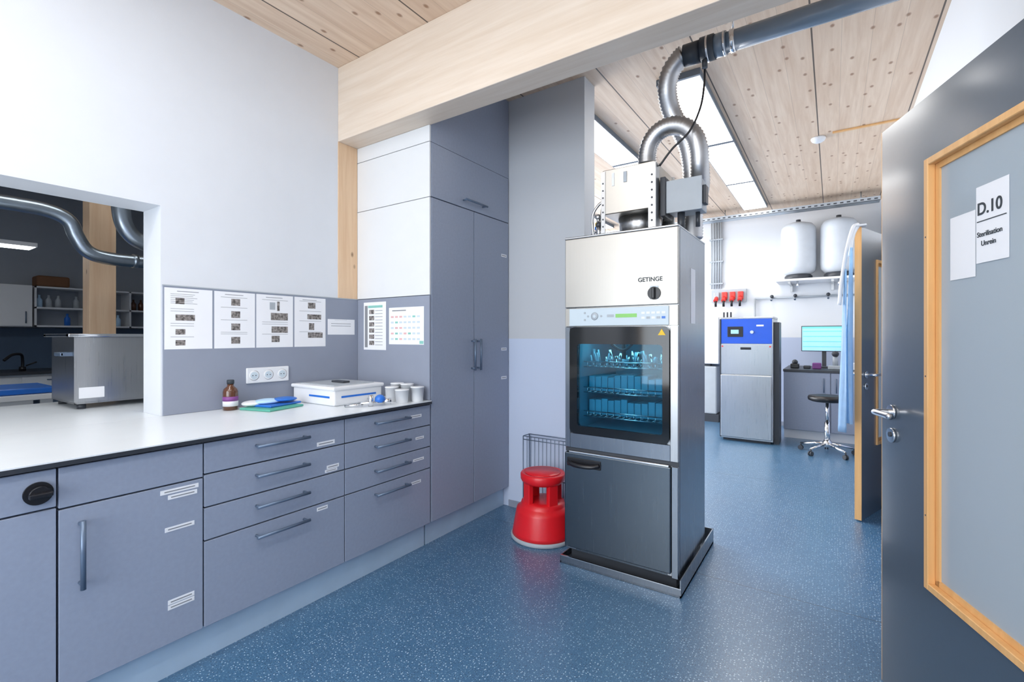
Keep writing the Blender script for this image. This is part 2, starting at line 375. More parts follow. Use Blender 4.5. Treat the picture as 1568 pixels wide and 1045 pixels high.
# ------------------------------------------------------------ base cabinets
G=0.003
def front(mb,y0,y1,z0,z1): mb.box(-2.12,-2.10,y0+G,y1-G,z0+G,z1-G,m_grey,0.0015,1)
def hbar(mb,yc,z,L=0.25,x=-2.10):
    mb.cyl((x+0.035,yc-L/2,z),(x+0.035,yc+L/2,z),0.007,m_hand,12)
    for q in (-1,1): mb.cyl((x-0.001,yc+q*(L/2-0.012),z),(x+0.035,yc+q*(L/2-0.012),z),0.006,m_hand,10)
def vbar(mb,y,z0,z1,x=-2.10):
    mb.cyl((x+0.035,y,z0),(x+0.035,y,z1),0.008,m_hand,12)
    for z in (z0+0.015,z1-0.015): mb.cyl((x-0.001,y,z),(x+0.035,y,z),0.006,m_hand,10)
def label(mb,y,z,w=0.085,h=0.017,x=-2.10):
    mb.box(x,x+0.0012,y-w/2,y+w/2,z-h/2,z+h/2,m_paper)
    mb.box(x+0.0012,x+0.0016,y-w*0.4,y+w*0.4,z-h*0.12,z+h*0.12,m_ink)
c=MB('base_cabinet')
c.box(-2.80,-2.121,-0.9,2.178,0.15,0.903,m_carc)
c.box(-2.80,-2.15,-0.9,2.178,0.0,0.15,m_kick)
front(c,0.449,0.884,0.76,0.90); front(c,0.449,0.884,0.15,0.76); vbar(c,0.505,0.485,0.715)
front(c,0.0,0.449,0.77,0.90); front(c,0.0,0.449,0.15,0.77); front(c,-0.45,0,0.15,0.90); front(c,-0.9,-0.45,0.15,0.90)
c.cyl((-2.10,0.403,0.828),(-2.092,0.403,0.828),0.036,m_black,32)
c.cyl((-2.092,0.403,0.828),(-2.07,0.403,0.828),0.025,m_black,32)
c.box(-2.072,-2.055,0.375,0.431,0.821,0.835,m_black,0.003)
for y0,y1 in ((0.884,1.551),(1.551,2.19)):
    zs=[0.90,0.77,0.635,0.50,0.15]
    for i in range(4):
        front(c,y0,min(y1,2.185),zs[i+1],zs[i])
    yc=(y0+y1)/2-0.01
    for z in (0.848,0.718,0.583,0.452): hbar(c,yc,z,0.25)
for y,z,ww,hh in ((1.44,0.795,0.10,0.020),(1.48,0.67,0.07,0.018),(1.47,0.652,0.07,0.014),(1.42,0.475,0.06,0.018)): label(c,y,z,ww,hh)
for y,z,ww,hh in ((2.06,0.842,0.09,0.018),(2.09,0.705,0.07,0.016),(2.08,0.575,0.09,0.016),(2.06,0.44,0.08,0.018)): label(c,y,z,ww,hh)
label(c,0.80,0.735,0.13); label(c,0.81,0.712,0.10); label(c,0.80,0.59,0.10); label(c,0.805,0.31,0.09); label(c,0.805,0.29,0.09)
c.done()
t=MB('worktop')
def slab(x0,x1,y0,y1):
    t.box(x0,x1,y0,y1,0.905,0.9205,m_edge); t.box(x0+0.001,x1-0.0015,y0+0.001,y1-0.001,0.9205,0.925,m_top)
slab(-2.809,-2.08,-0.9,2.177)
slab(-3.95,-2.809,-0.9,0.984)
slab(-3.95,-3.032,0.984,1.75)
t.done()
k=MB('counter_support'); k.box(-3.90,-3.04,-0.9,1.7,0,0.904,m_grey); k.done()

# ------------------------------------------------------------ tall cabinet
c=MB('tall_cabinet')
c.box(-2.80,-2.121,2.192,3.055,0.15,2.56,m_carc)
c.box(-2.80,-2.15,2.192,3.055,0,0.15,m_kick)
c.box(-2.80,-2.102,2.192,3.055,2.562,H-0.002,m_grey)
front(c,2.192,2.624,0.15,2.212); front(c,2.624,3.055,0.15,2.212); front(c,2.192,3.055,2.212,2.562)
vbar(c,2.595,1.09,1.31); vbar(c,2.66,1.09,1.31); hbar(c,2.615,2.265,0.24)
for z in (1.95,1.23,1.01): label(c,2.99,z,0.07,0.022)
for z0,z1 in ((1.592,2.208),(2.212,2.558),(2.562,2.664)):
    c.box(-2.806,-2.102,2.178,2.191,z0,z1,m_wpanel,0.001,1)
c.box(-2.806,-2.102,2.1785,2.191,0.926,1.588,m_board)
c.done()
p=MB('pinboard'); p.box(-2.8095,-2.802,0.992,2.177,0.926,1.588,m_board,0.001,1); p.box(-2.8095,-2.800,0.990,2.177,1.586,1.592,m_gsteel); p.done()

# ------------------------------------------------------------ posters
def posterL(y0,y1,z0,z1,kind):
    x=-2.8018
    p=MB('poster_sheet'); p.box(x,x+0.001,y0,y1,z0,z1,m_paper)
    W=y1-y0;Hh=z1-z0
    def r(a,b,c_,d,m): p.box(x+0.001,x+0.0014,y0+a*W,y0+b*W,z0+c_*Hh,z0+d*Hh,m)
    r(0.25,0.7,0.945,0.955,m_ink)
    if kind==0:
        for i in range(6): r(0.12,0.55+0.3*random.random(),0.90-i*0.03,0.906-i*0.03,m_ink)
        r(0.22,0.40,0.74,0.84,m_photo); r(0.22,0.62,0.47,0.57,m_photo); r(0.22,0.42,0.24,0.33,m_photo); r(0.22,0.42,0.06,0.15,m_photo)
        for z in (0.66,0.62,0.42,0.38,0.20): r(0.12,0.6,z,z+0.006,m_ink)
    elif kind==1:
        for z in (0.76,0.54,0.32,0.08): r(0.40,0.62,z,z+0.12,m_photo)
        for z in (0.90,0.72,0.50,0.28,0.25): r(0.15,0.8,z,z+0.006,m_ink)
    elif kind==2:
        r(0.55,0.62,0.70,0.88,m_photo);r(0.35,0.5,0.72,0.86,m_gsteel); r(0.38,0.85,0.52,0.66,m_photo); r(0.40,0.85,0.28,0.40,m_photo); r(0.40,0.62,0.10,0.22,m_photo)
        for z in (0.90,0.48,0.44,0.25): r(0.15,0.85,z,z+0.006,m_ink)
    elif kind==3:
        r(0.42,0.66,0.78,0.90,m_photo); r(0.40,0.85,0.56,0.66,m_photo); r(0.45,0.62,0.34,0.48,m_photo); r(0.42,0.9,0.18,0.29,m_photo)
        for z in (0.92,0.72,0.52,0.30): r(0.15,0.85,z,z+0.006,m_ink)
    else:
        for z in (0.70,0.55): r(0.12,0.85,z,z+0.03,m_ink)
    p.done()
posterL(0.998,1.222,1.262,1.578,0); posterL(1.232,1.452,1.262,1.578,1); posterL(1.460,1.688,1.262,1.578,2); posterL(1.698,1.918,1.262,1.578,3)
posterL(1.935,2.15,1.34,1.445,4)
def posterB(x0,x1,z0,z1,kind):
    y=2.1780
    p=MB('poster_sheet'); p.box(x0,x1,y-0.001,y,z0,z1,m_paper); W=x1-x0;Hh=z1-z0
    def r(a,b,c_,d,m): p.box(x0+a*W,x0+b*W,y-0.0014,y-0.001,z0+c_*Hh,z0+d*Hh,m)
    if kind==0:
        r(0.05,0.18,0.05,0.93,m_ink); r(0.2,0.85,0.88,0.93,m_teal)
        for i in range(6): r(0.25,0.48,0.10+i*0.13,0.19+i*0.13,m_photo)
        for i in range(12): r(0.52,0.85,0.10+i*0.065,0.11+i*0.065,m_ink)
    else:
        for i in range(5):
            for j in range(7):
                r(0.06+j*0.125,0.14+j*0.125,0.12+i*0.15,0.17+i*0.15,random.choice([m_teal,m_pink,m_strip,m_strip,m_strip,m_strip]))
        r(0.1,0.5,0.90,0.93,m_ink); r(0.88,0.99,0.02,0.10,m_teal)
    p.done()
posterB(-2.735,-2.505,1.235,1.565,0); posterB(-2.475,-2.15,1.275,1.520,1)

s=MB('socket_outlet'); x=-2.802
s.box(x,x+0.012,1.400,1.655,1.055,1.145,m_wplast,0.004)
for i in range(3):
    yc=1.4425+i*0.085
    s.lathe([(0.030,0.0122),(0.024,0.0124),(0.022,0.0126)],(x,yc,1.10),m_wplast,axis=(1,0,0))
    s.cyl((x+0.0125,yc,1.10),(x+0.0130,yc,1.10),0.021,m_strip,24)
    for q in (-1,1): s.cyl((x+0.0128,yc+q*0.009,1.10),(x+0.0138,yc+q*0.009,1.10),0.003,m_black,8)
s.done()

# ------------------------------------------------------------ counter items
ZT=0.9252
b=MB('amber_bottle')
b.lathe([(0.034,0),(0.037,0.004),(0.037,0.100),(0.033,0.116),(0.017,0.130),(0.015,0.145)],(-2.735,1.285,ZT),m_brown)
b.lathe([(0.018,0.143),(0.018,0.163),(0.015,0.165)],(-2.735,1.285,ZT),m_ink_d)
b.lathe([(0.0376,0.022),(0.0376,0.075)],(-2.735,1.285,ZT),m_paper)
b.lathe([(0.0379,0.050),(0.0379,0.075)],(-2.735,1.285,ZT),m_purple)
b.done()
b=MB('instrument_pouch')
R=Matrix.Rotation(0.25,4,'Z')
b.box(-2.72,-2.50,1.33,1.57,ZT,ZT+0.012,m_green,0.005,rot=R)
b.box(-2.70,-2.56,1.38,1.60,ZT+0.012,ZT+0.024,m_blue,0.005,rot=R)
b.sphere((-2.66,1.45,ZT+0.035),0.07,m_lblue,(0.9,1.1,0.22)); b.sphere((-2.62,1.53,ZT+0.042),0.06,m_blue,(1,1.1,0.22))
b.sphere((-2.69,1.38,ZT+0.028),0.055,m_wplast,(1,1,0.3))
b.done()
b=MB('tray_box')
b.box(-2.77,-2.36,1.67,2.02,ZT,ZT+0.095,m_wplast,0.012,3)
b.box(-2.78,-2.35,1.66,2.03,ZT+0.090,ZT+0.112,m_wplast,0.008,3)
b.box(-2.74,-2.40,1.70,1.99,ZT+0.1115,ZT+0.1165,m_gsteel,0.002)
b.box(-2.60,-2.48,1.82,1.87,ZT+0.116,ZT+0.128,m_dgrey,0.004)
b.box(-2.3605,-2.3585,1.72,1.97,ZT+0.045,ZT+0.056,m_blue); b.box(-2.60,-2.40,1.6685,1.6705,ZT+0.045,ZT+0.056,m_blue)
b.done()
b=MB('white_beaker')
for (x,y,h) in ((-2.31,2.10,0.10),(-2.22,2.10,0.10),(-2.14,2.11,0.085),(-2.27,2.02,0.085),(-2.17,2.01,0.075)):
    b.lathe([(0.034,0),(0.036,0.002),(0.041,h),(0.043,h),(0.043,h+0.004),(0.040,h+0.006),(0.001,h+0.006)],(x,y,ZT),m_wplast,28)
b.done()
b=MB('valve_instrument')
b.cyl((-2.24,1.74,ZT+0.02),(-2.16,1.86,ZT+0.02),0.011,m_chrome); b.cyl((-2.20,1.80,ZT),(-2.20,1.80,ZT+0.065),0.014,m_chrome)
b.cyl((-2.27,1.84,ZT+0.035),(-2.20,1.80,ZT+0.06),0.008,m_chrome); b.sphere((-2.18,1.85,ZT+0.038),0.030,m_blue,(1,1,0.9))
b.cyl((-2.29,1.69,ZT+0.008),(-2.22,1.76,ZT+0.012),0.008,m_chrome); b.cyl((-2.14,1.90,ZT+0.025),(-2.17,1.865,ZT+0.025),0.018,m_chrome)
b.done()

# ------------------------------------------------------------ stainless bath in hatch
b=MB('stainless_water_bath')
x0,x1,y0,y1=-3.86,-3.43,0.80,1.38; z0=ZT+0.03; z1=1.325
b.box(x0,x1,y0,y0+0.01,z0,z1,m_steel); b.box(x0,x1,y1-0.01,y1,z0,z1,m_steel)
b.box(x0,x0+0.01,y0,y1,z0,z1,m_steel); b.box(x1-0.01,x1,y0,y1,z0,z1,m_steel,0.003); b.box(x0,x1,y0,y1,z0,z0+0.01,m_steel)
b.box(x0-0.03,x1+0.03,y0-0.03,y0+0.015,z1,z1+0.018,m_chrome,0.004); b.box(x0-0.03,x1+0.03,y1-0.015,y1+0.03,z1,z1+0.018,m_chrome,0.004)
b.box(x0-0.03,x0+0.015,y0-0.03,y1+0.03,z1,z1+0.018,m_chrome,0.004); b.box(x1-0.015,x1+0.03,y0-0.03,y1+0.03,z1,z1+0.018,m_chrome,0.004)
b.box(x0+0.01,x1-0.01,y0+0.01,y1-0.01,z0+0.2,z0+0.205,m_steel)
b.box(x1-0.15,x1-0.03,y0-0.05,y0-0.035,1.22,1.24,m_hand,0.004); b.box(x1-0.15,x1-0.13,y0-0.045,y0,1.22,1.24,m_hand); b.box(x1-0.05,x1-0.03,y0-0.045,y0,1.22,1.24,m_hand)
b.box(x1,x1+0.002,y0+0.02,y0+0.13,z0+0.03,z0+0.09,m_paper)
for xx in (x0+0.04,x1-0.04):
    for yy in (y0+0.04,y1-0.04): b.cyl((xx,yy,ZT),(xx,yy,z0),0.02,m_dgrey)
b.done()
b=MB('spray_bottle'); b.lathe([(0.028,0),(0.030,0.01),(0.028,0.08),(0.012,0.10),(0.012,0.13)],(-3.10,1.05,ZT),m_blue); b.done()

# ------------------------------------------------------------ left room
b=MB('wood_column'); b.box(-4.76,-4.6,1.16,1.32,0,H-0.002,m_post,0.004); b.done()
b=MB('ventilation_duct')
b.tube([(-4.4,-1.5,2.18),(-4.4,0.2,2.18),(-4.4,0.7,2.19),(-4.4,0.90,2.18),(-4.4,1.0,2.13),(-4.4,1.04,2.03),(-4.4,1.10,1.935),(-4.4,1.22,1.90),(-4.4,1.5,1.90),(-4.4,2.6,1.90)],0.047,m_galv,20)
for yy in (-0.4,0.45,1.36,1.6): b.cyl((-4.4,yy,2.18 if yy<1 else 1.90),(-4.4,yy+0.03,2.18 if yy<1 else 1.90),0.053,m_galv)
b.done()
b=MB('ventilation_duct')
b.tube([(-4.15,1.22,H-0.003),(-4.15,1.22,2.5),(-4.15,1.22,2.2),(-4.15,1.27,2.06),(-4.15,1.38,2.0),(-4.15,1.6,1.99),(-4.15,2.6,1.99)],0.055,m_galv,20); b.done()
b=MB('overhead_cupboard')
b.box(-8.19,-7.85,-0.6,1.46,1.44,1.93,m_wplast,0.003)
b.box(-7.85,-7.835,0.95,1.455,1.45,1.92,m_wplast); b.cyl((-7.82,1.40,1.48),(-7.82,1.40,1.62),0.006,m_hand)
b.done()
b=MB('storage_shelf')
for z in (1.44,1.66,1.91): b.box(-8.19,-7.87,1.48,2.95,z,z+0.02,m_wplast)
for y in (1.48,1.95,2.40,2.93): b.box(-8.19,-7.87,y,y+0.02,1.44,1.93,m_wplast)
b.done()
b=MB('shelf_bottle')
for i in range(16):
    y=1.54+i*0.085
    zz=random.choice([1.461,1.681])
    if abs(y-1.96)<0.05 or abs(y-2.41)<0.05: continue
    b.lathe([(0.03,0),(0.03,0.09),(0.012,0.12),(0.012,0.15)],(-7.97,y,zz),random.choice([m_lblue,m_wplast,m_brown,m_blue,m_gsteel]),16)
b.done()
b=MB('storage_basket'); b.box(-8.1,-7.87,1.50,1.80,1.931,2.06,m_cardbd,0.02); b.box(-8.07,-7.9,1.53,1.77,2.05,2.062,m_black); b.done()
b=MB('lab_counter')
b.box(-8.19,-7.45,-0.6,3.03,0.10,0.90,m_wplast); b.box(-8.19,-7.40,-0.6,3.03,0.90,0.93,m_dgrey)
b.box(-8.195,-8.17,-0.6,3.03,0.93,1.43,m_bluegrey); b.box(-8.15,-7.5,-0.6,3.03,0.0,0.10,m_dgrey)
for i in range(5): 
    y=-0.5+i*0.6
    for z in (0.62,0.75): b.box(-7.45,-7.435,y,y+0.57,z,z+0.12,m_wplast); b.box(-7.435,-7.42,y+0.2,y+0.37,z+0.08,z+0.09,m_hand)
b.done()
b=MB('faucet'); b.tube([(-7.7,1.35,0.931),(-7.7,1.35,1.05),(-7.66,1.33,1.12),(-7.6,1.25,1.12),(-7.56,1.18,1.06)],0.014,m_black); b.cyl((-7.7,1.35,0.931),(-7.7,1.35,0.98),0.03,m_black); b.cyl((-7.7,1.38,0.99),(-7.66,1.46,1.03),0.008,m_black); b.done()
b=MB('work_trolley'); b.box(-5.5,-4.85,-0.3,1.08,0.86,0.90,m_wplast,0.004); b.box(-5.45,-4.9,-0.2,1.05,0.902,0.945,m_blue,0.01)
for xx in (-5.46,-4.89):
    for yy in (-0.26,1.04): b.cyl((xx,yy,0),(xx,yy,0.86),0.02,m_hand)
b.box(-5.48,-4.87,-0.28,1.06,0.3,0.33,m_wplast); b.done()
b=MB('pendant_light'); b.box(-6.1,-5.85,-0.3,1.12,2.12,2.155,m_wplast); b.box(-6.09,-5.86,-0.29,1.11,2.117,2.121,emis('pendant_tube',(0.95,0.98,1),6.0))
for yy in (0.0,0.9): b.cyl((-5.97,yy,2.155),(-5.97,yy,H-0.002),0.003,m_dgrey,6)
b.done()

# ------------------------------------------------------------ washer-disinfector
W=MB('washer_disinfector')
xl,xr,yf,yb=-1.304,-0.655,2.49,3.095
zt=1.907
W.box(xl,-1.24,yf+0.012,yb,0.08,zt,m_steel_shade,0.002,1)
W.box(-0.715,xr,yf+0.030,yb,0.08,zt,m_steel_shade,0.002,1)
W.box(-0.715,xr,yf+0.012,yf+0.030,0.08,zt,m_steel,0.002,1)
W.box(-1.24,-0.715,yf+0.012,yb,1.34,zt,m_steel)
W.box(-1.24,-0.715,yf+0.012,yb,0.08,0.78,m_steel_floorrefl)
W.box(-1.24,-0.715,yb-0.02,yb,0.78,1.34,m_teallit)
W.box(-1.24,-1.225,yf+0.03,yb-0.02,0.78,1.34,m_teallit); W.box(-0.73,-0.715,yf+0.03,yb-0.02,0.78,1.34,m_teallit)
W.box(-1.225,-0.73,yf+0.03,yb-0.02,0.78,0.79,m_teallit); W.box(-1.225,-0.73,yf+0.03,yb-0.02,1.33,1.34,m_teallit)
W.box(-1.18,-0.78,2.56,2.64,1.315,1.33,m_chlamp)
for z in (0.86,1.0,1.15):
    for i in range(14): 
        x=-1.20+i*0.035; W.cyl((x,2.56,z),(x,3.04,z),0.0025,m_chrome,6)
    for y in (2.56,2.72,2.88,3.04): W.cyl((-1.22,y,z),(-0.735,y,z),0.004,m_chrome,6)
    W.cyl((-1.22,2.56,z+0.03),(-0.735,2.56,z+0.03),0.004,m_chrome,6)
    for i in range(12):
        x=-1.195+i*0.040
        W.cyl((x,2.56,z),(x,2.56,z+0.03),0.003,m_chrome,6)
        if z<1.1: W.box(x-0.019,x+0.019,2.62,2.80,z+0.004,z+0.085+0.02*random.random(),m_teallit,0.004)
for i in range(34):
    x=-1.20+i*0.0138; rr=random.random()
    W.cyl((x,2.58+0.12*rr,1.155),(x+0.05*(random.random()-0.5),2.58+0.12*rr,1.185+0.07*random.random()),0.006+0.006*random.random(),random.choice([m_instr,m_instr,m_chrome]),8)
W.cyl((-0.98,2.58,1.20),(-0.98,2.58,1.33),0.012,m_dgrey); W.tube([(-1.06,2.56,1.33),(-1.04,2.56,1.28),(-0.98,2.56,1.25),(-0.93,2.56,1.28),(-0.90,2.56,1.33)],0.008,m_dgrey)
W.box(xl,xr+0.0,yf-0.006,yf+0.012,1.495,zt-0.012,m_steel_woodrefl,0.004,2)
W.box(xl-0.002,xr+0.002,yf-0.008,yb,zt-0.012,zt,m_steel,0.003,1)
W.box(xl,xr,yf-0.004,yf+0.012,1.385,1.492,m_steel_woodrefl,0.002,1)
W.box(-1.275,-0.70,yf-0.010,yf-0.004,1.388,1.488,m_strip,0.003,2)
W.box(xl,-1.272,yf-0.004,yf+0.012,0.68,1.382,m_steel_shade,0.002,1); W.box(-0.695,xr,yf-0.004,yf+0.012,0.68,1.382,m_steel,0.002,1)
W.box(-1.272,-0.695,yf-0.004,yf+0.012,0.68,0.765,m_steel_shade,0.002,1)
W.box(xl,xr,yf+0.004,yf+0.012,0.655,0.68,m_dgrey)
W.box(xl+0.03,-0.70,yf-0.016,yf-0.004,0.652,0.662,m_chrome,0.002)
W.box(xl,-0.69,yf-0.014,yf+0.012,0.10,0.652,m_steel_floorrefl,0.006,2)
W.box(-0.688,xr,yf-0.006,yf+0.012,0.08,0.655,m_steel_shade,0.002,1)
W.box(xl+0.02,xr-0.02,yf+0.04,yb-0.03,0.012,0.08,m_dgrey)
W.box(-1.285,-1.075,yf-0.020,yf-0.012,0.575,0.625,m_black,0.003)
W.tube([(-1.275,yf-0.02,0.60),(-1.24,yf-0.04,0.592),(-1.18,yf-0.048,0.590),(-1.12,yf-0.04,0.592),(-1.085,yf-0.02,0.60)],0.012,m_black)
def rrect(mb,x0,x1,z0,z1,ix0,ix1,iz0,iz1,ro,ri,y,yd,m,seg=6):
    def loop(a0,a1,b0,b1,r):
        out=[]
        for cx,cz,st in ((a1-r,b1-r,0),(a0+r,b1-r,90),(a0+r,b0+r,180),(a1-r,b0+r,270)):
            for k in range(seg+1):
                t=math.radians(st+90*k/seg); out.append((cx+r*math.cos(t),cz+r*math.sin(t)))
        return out
    o=loop(x0,x1,z0,z1,ro); i=loop(ix0,ix1,iz0,iz1,ri); b=bmesh.new()
    vo=[b.verts.new((p[0],y,p[1])) for p in o]; vi=[b.verts.new((p[0],y,p[1])) for p in i]
    vo2=[b.verts.new((p[0],y+yd,p[1])) for p in o]; vi2=[b.verts.new((p[0],y+yd,p[1])) for p in i]
    n=len(o)
    for k in range(n):
        j=(k+1)%n
        b.faces.new((vo[k],vo[j],vi[j],vi[k])); b.faces.new((vo[k],vo2[k],vo2[j],vo[j])); b.faces.new((vi[k],vi[j],vi2[j],vi2[k])); b.faces.new((vo2[k],vi2[k],vi2[j],vo2[j]))
    bmesh.ops.recalc_face_normals(b,faces=b.faces); mb._merge(b,m)
rrect(W,-1.270,-0.697,0.768,1.382,-1.222,-0.732,0.812,1.285,0.03,0.02,yf-0.016,0.024,m_blackg)
W.box(-1.225,-0.729,yf-0.0145,yf-0.0105,0.808,1.289,m_glass)
b=bmesh.new(); vs=[b.verts.new(p) for p in ((-0.755,yf-0.0175,1.335),(-0.715,yf-0.0175,1.335),(-0.735,yf-0.0175,1.368))]; b.faces.new(vs); W._merge(b,m_yellow)
y=yf-0.0105
W.box(-0.99,-0.87,y-0.001,y,1.432,1.452,m_lcd)
for i in range(5): W.box(-0.845+i*0.027,-0.826+i*0.027,y-0.001,y,1.448,1.460,m_wplast); W.box(-0.845+i*0.027,-0.826+i*0.027,y-0.001,y,1.422,1.434,[m_wplast,m_gsteel,m_wplast,m_gsteel,m_blue][i])
W.lathe([(0.022,0),(0.019,0.002),(0.001,0.003)],(-1.115,y,1.442),m_gsteel,axis=(0,-1,0))
W.cyl((-1.115,y-0.003,1.442),(-1.115,y-0.004,1.442),0.009,m_strip)
for dx,dz in ((-.04,0),(.04,0),(-.06,.02),(-.06,-.02)): W.cyl((-1.115+dx,y,1.442+dz),(-1.115+dx,y-0.002,1.442+dz),0.006,m_gsteel)
W.box(-1.04,-1.00,y-0.001,y,1.435,1.45,m_gsteel)
W.box(-0.80,-0.755,yf-0.009,yf-0.006,1.525,1.595,m_strip,0.002)
W.cyl((-0.777,yf-0.006,1.556),(-0.777,yf-0.016,1.556),0.034,m_black,32); W.box(-0.785,-0.769,yf-0.034,yf-0.014,1.526,1.586,m_black,0.004)
W.box(xr+0.0005,xr+0.0015,2.745,2.845,1.40,1.71,m_paper)
W.box(xr-0.001,xr+0.001,2.515,2.518,0.09,1.89,m_dgrey)
T0=(-1.325,-0.635,2.463,3.25)
W.box(T0[0],T0[1],T0[2],T0[3],0.001,0.012,m_steel_shade)
W.box(T0[0],T0[1],T0[2],T0[2]+0.006,0.001,0.045,m_steel_shade); W.box(T0[0],T0[1],T0[3]-0.006,T0[3],0.001,0.09,m_steel_shade)
W.box(T0[0],T0[0]+0.006,T0[2],T0[3],0.001,0.045,m_steel_shade); W.box(T0[1]-0.006,T0[1],T0[2],T0[3],0.001,0.09,m_steel_shade)
W.box(T0[0],T0[1],T0[2]-0.001,T0[2]+0.008,0.043,0.047,m_chrome)
W.box(-1.12,-0.81,2.60,2.95,2.04,2.30,m_steel_woodrefl,0.004,1)
W.box(-0.845,-0.805,2.594,2.60,1.907,2.29,m_steel); W.box(-1.125,-1.10,2.594,2.60,1.907,2.29,m_steel)
W.box(-0.810,-0.804,2.60,2.66,1.907,2.29,m_steel)
for i in range(7):
    W.cyl((-0.825,2.594,1.97+i*0.042),(-0.825,2.592,1.97+i*0.042),0.006,m_dgrey,10); W.cyl((-1.113,2.594,1.97+i*0.042),(-1.113,2.592,1.97+i*0.042),0.005,m_dgrey,10)
W.lathe([(0.06,0),(0.12,0.05),(0.13,0.13)],(-0.96,2.80,1.908),m_steel)
W.box(-1.06,-1.045,2.597,2.60,2.20,2.275,m_paper); W.box(-0.99,-0.97,2.596,2.60,2.21,2.27,m_gsteel)
W.box(-1.13,-0.80,2.94,2.96,1.907,2.30,m_steel)
W.box(-0.765,-0.585,2.68,2.82,2.02,2.19,m_gsteel,0.006); W.box(-0.77,-0.58,2.672,2.682,2.015,2.195,m_gsteel,0.003)
W.cyl((-0.70,2.72,1.907),(-0.70,2.72,2.02),0.02,m_dgrey); W.box(-0.80,-0.77,2.66,2.80,2.0,2.22,m_dgrey,0.004)
W.cyl((-0.62,2.76,1.94),(-0.62,2.76,2.02),0.012,m_dgrey); W.box(-0.584,-0.565,2.70,2.76,2.05,2.15,m_dgrey,0.003)
for i,(zz,mm) in enumerate(((1.96,m_dgrey),(2.02,m_steel),(1.99,m_yellow),(1.98,m_blue))):
    W.cyl((-1.15-0.025*i,2.62+0.05*i,1.907),(-1.15-0.025*i,2.62+0.05*i,zz+0.03),0.012,m_chrome); W.sphere((-1.15-0.025*i,2.62+0.05*i,zz+0.03),0.019,mm)
W.cyl((-1.24,2.72,1.96),(-1.14,2.62,1.97),0.008,m_chrome)
W.tube([(-1.20,2.66,1.907),(-1.21,2.66,2.05),(-1.17,2.66,2.12),(-1.12,2.66,2.14)],0.008,m_chrome); W.tube([(-1.16,2.70,1.907),(-1.17,2.70,2.08),(-1.14,2.70,2.20),(-1.12,2.7,2.21)],0.005,m_dgrey)
W.cyl((-0.905,2.76,2.30),(-0.905,2.76,2.345),0.055,m_galv)
W.tube([(-0.905,2.76,2.33),(-0.905,2.76,2.40),(-0.885,2.755,2.465),(-0.835,2.75,2.515),(-0.765,2.745,2.53),(-0.69,2.745,2.505),(-0.635,2.75,2.44),(-0.615,2.76,2.36),(-0.615,2.78,2.28),(-0.625,2.84,2.20),(-0.65,2.90,2.14)],0.047,m_flex,20,ridge=0.006,pitch=0.016)
W.tube([(-0.692,2.75,2.912),(-0.72,2.755,2.90),(-0.775,2.77,2.845),(-0.80,2.80,2.76),(-0.79,2.85,2.66),(-0.745,2.89,2.55),(-0.705,2.91,2.44),(-0.69,2.93,2.30),(-0.69,2.95,2.10),(-0.69,2.95,1.91)],0.050,m_flex,20,ridge=0.007,pitch=0.018)
W.tube([(-0.58,2.74,2.79),(-0.575,2.70,2.68),(-0.59,2.68,2.56),(-0.64,2.66,2.44),(-0.73,2.65,2.36),(-0.80,2.65,2.28)],0.006,m_black,8)
wo=W.done()
letters(wo,'GETINGE',(-0.865,yf-0.0072,1.620),0.032,m_ink_d,off=0.0007)
p=MB('exhaust_pipe')
p.cyl((-0.50,2.75,2.905),(XR-0.001,2.75,2.905),0.052,m_pvc,32)
p.cyl((-0.69,2.75,2.905),(-0.60,2.75,2.905),0.058,m_cuff,32); p.cyl((-0.60,2.75,2.905),(-0.53,2.75,2.905),0.066,m_cuff,32); p.cyl((-0.53,2.75,2.905),(-0.47,2.75,2.905),0.060,m_pvc,32)
p.cyl((-0.57,2.75,2.905),(-0.56,2.75,2.905),0.068,m_chrome,32); p.cyl((-0.485,2.75,2.905),(-0.475,2.75,2.905),0.063,m_chrome,32)
for x in (-0.44,0.3):
    p.cyl((x-0.012,2.75,2.905),(x+0.012,2.75,2.905),0.057,m_chrome,32)
    p.cyl((x,2.75,2.96),(x,2.75,H-0.002),0.005,m_chrome,8)
p.cyl((-0.58,2.74,2.80),(-0.58,2.74,2.86),0.015,m_dgrey)
p.done()

# ------------------------------------------------------------ red step stool
s=MB('step_stool'); C=(-1.60,2.73,0)
s.lathe([(0.205,0.0),(0.212,0.006),(0.212,0.022),(0.205,0.028)],C,m_rubber)
s.lathe([(0.205,0.026),(0.200,0.05),(0.178,0.175),(0.172,0.195),(0.150,0.205),(0.146,0.215),(0.142,0.235),(0.09,0.24)],C,m_red,48)
for k in range(4):
    a=math.radians(45+90*k+18); q=Matrix.Rotation(a,4,'Z')
    cx,cy=C[0]+0.112*math.cos(a),C[1]+0.112*math.sin(a)
    s.box(cx-0.018,cx+0.018,cy-0.035,cy+0.035,0.225,0.39,m_red,0.006,2,rot=q)
s.lathe([(0.128,0.36),(0.140,0.37),(0.148,0.385),(0.149,0.415),(0.143,0.425),(0.125,0.4255),(0.12,0.422),(0.02,0.422)],C,m_red,48)
s.lathe([(0.118,0.422),(0.116,0.428),(0.01,0.428)],C,m_red,40)
s.done()
s=MB('wire_basket')
x0,x1,y0,y1,z0,z1=-1.90,-1.50,2.955,3.04,0.03,0.59
for i in range(13):
    x=x0+i*(x1-x0)/12
    s.cyl((x,y0,z0),(x,y0,z1),0.0024,m_hand,6)
for z in (z0,0.30,0.565,z1):
    s.cyl((x0,y0,z),(x1,y0,z),0.0034,m_hand,6)
for z in (z0,z1):
    s.cyl((x0,y1,z),(x1,y1,z),0.0034,m_hand,6)
    for x in (x0,x1): s.cyl((x,y0,z),(x,y1,z),0.0034,m_hand,6)
